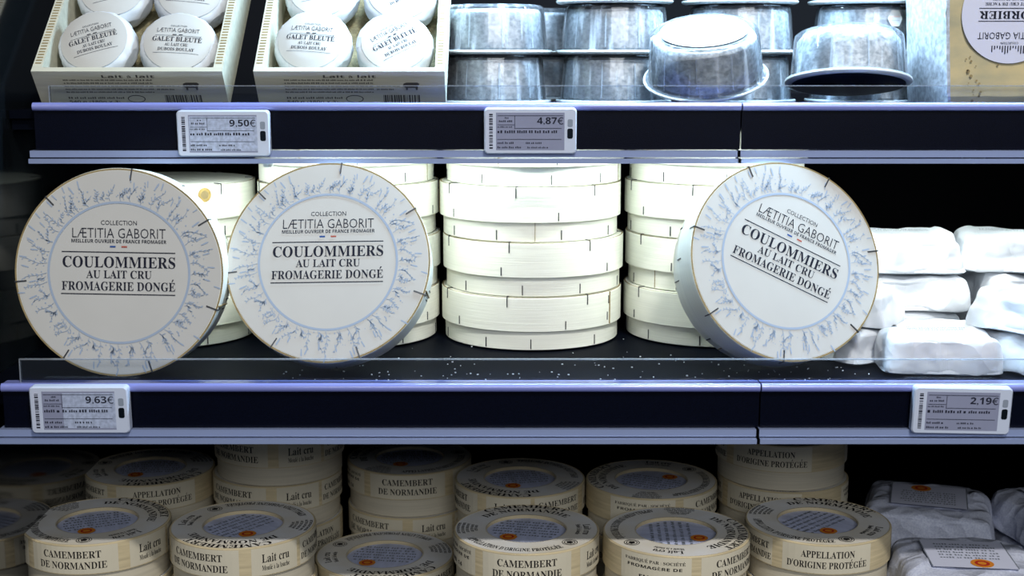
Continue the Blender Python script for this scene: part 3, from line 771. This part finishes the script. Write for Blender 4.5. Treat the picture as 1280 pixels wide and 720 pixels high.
print_lines(p4, .0274, .045, .016, 5)
par(2, 1312, .912, ZM+.0004, 24, 'lower white parcel at the frame edge, against the riser')
par(1, 1306, .914, ZM+hh, 30, 'upper white parcel at the frame edge, in front of the taller stack')
small = parcel('paper_parcel', 6, .058, .050, .024)
o = make(small, 'small bluish-white parcel in the shade below the turned round box'); o.location = (at(1078, 450, .93).x, .938, ZM+.0004); o.rotation_euler = (0, 0, R_(30))
o = make(small, 'small white parcel lying on the shaded bluish one'); o.location = (at(1078, 420, .935).x, .946, ZM+.0252); o.rotation_euler = (0, 0, R_(-35))

# wrapped cheeses on the bottom shelf
wr = parcel('wrapped_cheese', 9, .105, .098, .031, 'greypaper', 'wrapped cheeses on the bottom shelf', 'wrapped cheese', .0020)
def wlabel(t):
    b = MB(); rn = random.Random(2); z = .0322
    b.rect(-.029, .029, -.025, .027, z, 0)
    for x in (-.029, .0282): b.rect(x, x+.0008, -.025, .027, z+.0001, 1)
    for q in range(6): b.words(rn, -.020, .022, .018-.0052*q, .0204-.0052*q, z+.0002, 1)
    b.disc(.0078, z+.0002, 2, 28, .006, -.0165); b.ring(.003, .005, z+.0003, 3, 28, .006, -.0165)
    b.build('front_label', ['labelwhite', 'inkpale', 'seal', 'sealred'], t)
wlabel(wr)
def wput(px, Y, lev, rot, label, tx=0, group=None):
    o = make(wr, label, group); o.location = (at(px, 640, Y).x, Y, ZB+.0004+lev*.0318); o.rotation_euler = (R_(tx), 0, R_(rot)); return o
wput(1160, 1.035, 1, 163, 'wrapped cheese with its seal toward the back, behind the frontmost wrapped one')
wput(1213, .905, 1, -6, 'frontmost wrapped cheese with a pale label and orange seal, beside a camembert box')
wput(1338, 1.030, 1, 12, 'wrapped cheese in deep shade at the frame edge')
for px, Y in ((1160, 1.035), (1213, .905), (1338, 1.030)):
    wput(px, Y, 0, 8, 'wrapped cheese underneath another wrapped cheese', 0, 'wrapped cheeses of the lower layer')

# ------------------------------------------------------------------ electronic price tags
def rr(w_, h_, r, n=6):
    pts = []
    for cx, cy, a0 in ((w_/2-r, h_/2-r, 0), (-w_/2+r, h_/2-r, 90), (-w_/2+r, -h_/2+r, 180), (w_/2-r, -h_/2+r, 270)):
        for k in range(n+1): a = R_(a0+90*k/n); pts.append((cx+r*math.cos(a), cy+r*math.sin(a)))
    return pts
def price_tag(label, price, px, py, z, yf, seed, scuff_glare=0, rot=0):
    W_, H_ = .0625, .0310; D_ = .0065
    t = thing('price_tag', label, 'price tag', 'electronic price tags on the shelf rails'); rn = random.Random(seed)
    p = at(px, py, yf-.0125); t.location = p; t.rotation_euler = (R_(3), R_(rot), 0)
    b = MB(); o1 = rr(W_, H_, .0028); o2 = rr(W_-.0016, H_-.0016, .0022); n = len(o1)
    v = [(x, D_, y) for x, y in o1]+[(x, .001, y) for x, y in o1]+[(x, 0, y) for x, y in o2]
    f = [(k, (k+1) % n, n+(k+1) % n, n+k) for k in range(n)]+[(n+k, n+(k+1) % n, 2*n+(k+1) % n, 2*n+k) for k in range(n)]
    b.add(v, f, 0, True); b.add(v[2*n:], [tuple(range(n))], 0); b.add(v[:n], [tuple(reversed(range(n)))], 0)
    c = b.build('case', ['case'], t)
    sx0, sx1, sy0, sy1 = -.0232, .0230, -.0128, .0125
    F = lambda e: (lambda x, y: (x, -e, y))
    b = MB(); b.rect(sx0, sx1, sy0, sy1, 0, 0, F(.0001))
    if scuff_glare: b.rect(sx0+scuff_glare, sx1, sy0+.001, sy1-.001, 0, 2, F(.00015))  # paler panel: scuffing on the worn tag, glare painted in on the 9,63 one
    I = F(.0003)
    b.text(price.replace('€', ''), .0045, .0178, .0042, .0094, 0, 1, 'bsans', I); b.text('€', .0182, .0222, .0046, .0094, 0, 1, 'sans', I)
    b.rect(sx0+.001, sx1-.001, .0103, .0106, 0, 1, I); b.rect(sx0+.001, -.0105, .0042, .0045, 0, 1, I); b.rect(-.0107, -.0104, .0015, .0104, 0, 1, I); b.rect(-.0105, sx1-.002, .0018, .0021, 0, 1, I)
    b.words(rn, sx0+.002, -.012, .0062, .0074, 0, 1, I); b.words(rn, sx0+.001, -.012, .0025, .0034, 0, 1, I); b.words(rn, sx0+.006, -.014, .0085, .0095, 0, 1, I)
    b.words(rn, sx0+.001, .0185, -.0012, .0006, 0, 1, I)
    b.rect(sx0+.001, sx1-.002, -.0056, -.0053, 0, 1, I)
    b.words(rn, sx0+.001, -.011, -.0085, -.0072, 0, 1, I); b.words(rn, -.003, .008, -.0085, -.0074, 0, 1, I); b.words(rn, sx0+.001, -.006, -.0115, -.0102, 0, 1, I); b.words(rn, -.002, .013, -.0115, -.0104, 0, 1, I)
    b.build('screen', ['screen', 'ink', 'screenlite'], c)
    b = MB(); b.rect(-.0292, -.0250, -.0128, .0128, 0, 0, F(.0001)); y = -.0118
    while y < .0115:
        h = rn.choice((.0004, .0006, .001)); b.rect(-.0278, -.0254, y, y+h, 0, 1, F(.0003)); y += h+rn.choice((.0004, .0005, .0009))
    b.build('barcode_sticker', ['sticker', 'ink'], c)
    b = MB(); o3 = rr(.0038, .0068, .0012); b.poly([(x+.0268, y-.0016) for x, y in o3], 0, 0, F(.0002)); b.poly([(x*.9+.0268, y*.75+.0055) for x, y in o3], 0, 1, F(.0002))
    b.build('sensor_window', ['sensor', 'sensor2'], c)
    return t
price_tag('worn price tag reading 9,50€ under the dim crate', '9,50€', 279, 167, 0, YT, 1, .0004)
price_tag('clean price tag reading 4,87€ under the plastic tubs', '4,87€', 663, 164, 0, YT, 2)
price_tag('price tag reading 9,63€ half bleached by painted glare, under the first round box', '9,63€', 99, 513, 0, YM, 3, .013)
price_tag('price tag reading 2,19€ under the white parcels', '2,19€', 1203, 514, 0, YM, 4, 0, 1)

# small clips under the upper rail
def clip(label, px, py, name='shelf_clip'):
    t = thing(name, label, 'clip', 'clips under the upper rail'); p = at(px, py, YT+.002); t.location = p
    b = MB(); b.box(-.007, .007, -.003, .003, .0015, .004); b.build('clip_base', ['white'], t)
    b = MB(); b.lathe([(.0001, -.002), (.0028, -.0015), (.0036, .0002), (.0036, .0015), (.0001, .0015)], 20); b.build('clip_knob', ['white'], t)
clip('small white clip under the upper rail, above the white parcels', 1217, 201)
clip('small clip under the upper rail, above the box with the wood knot', 335, 206)
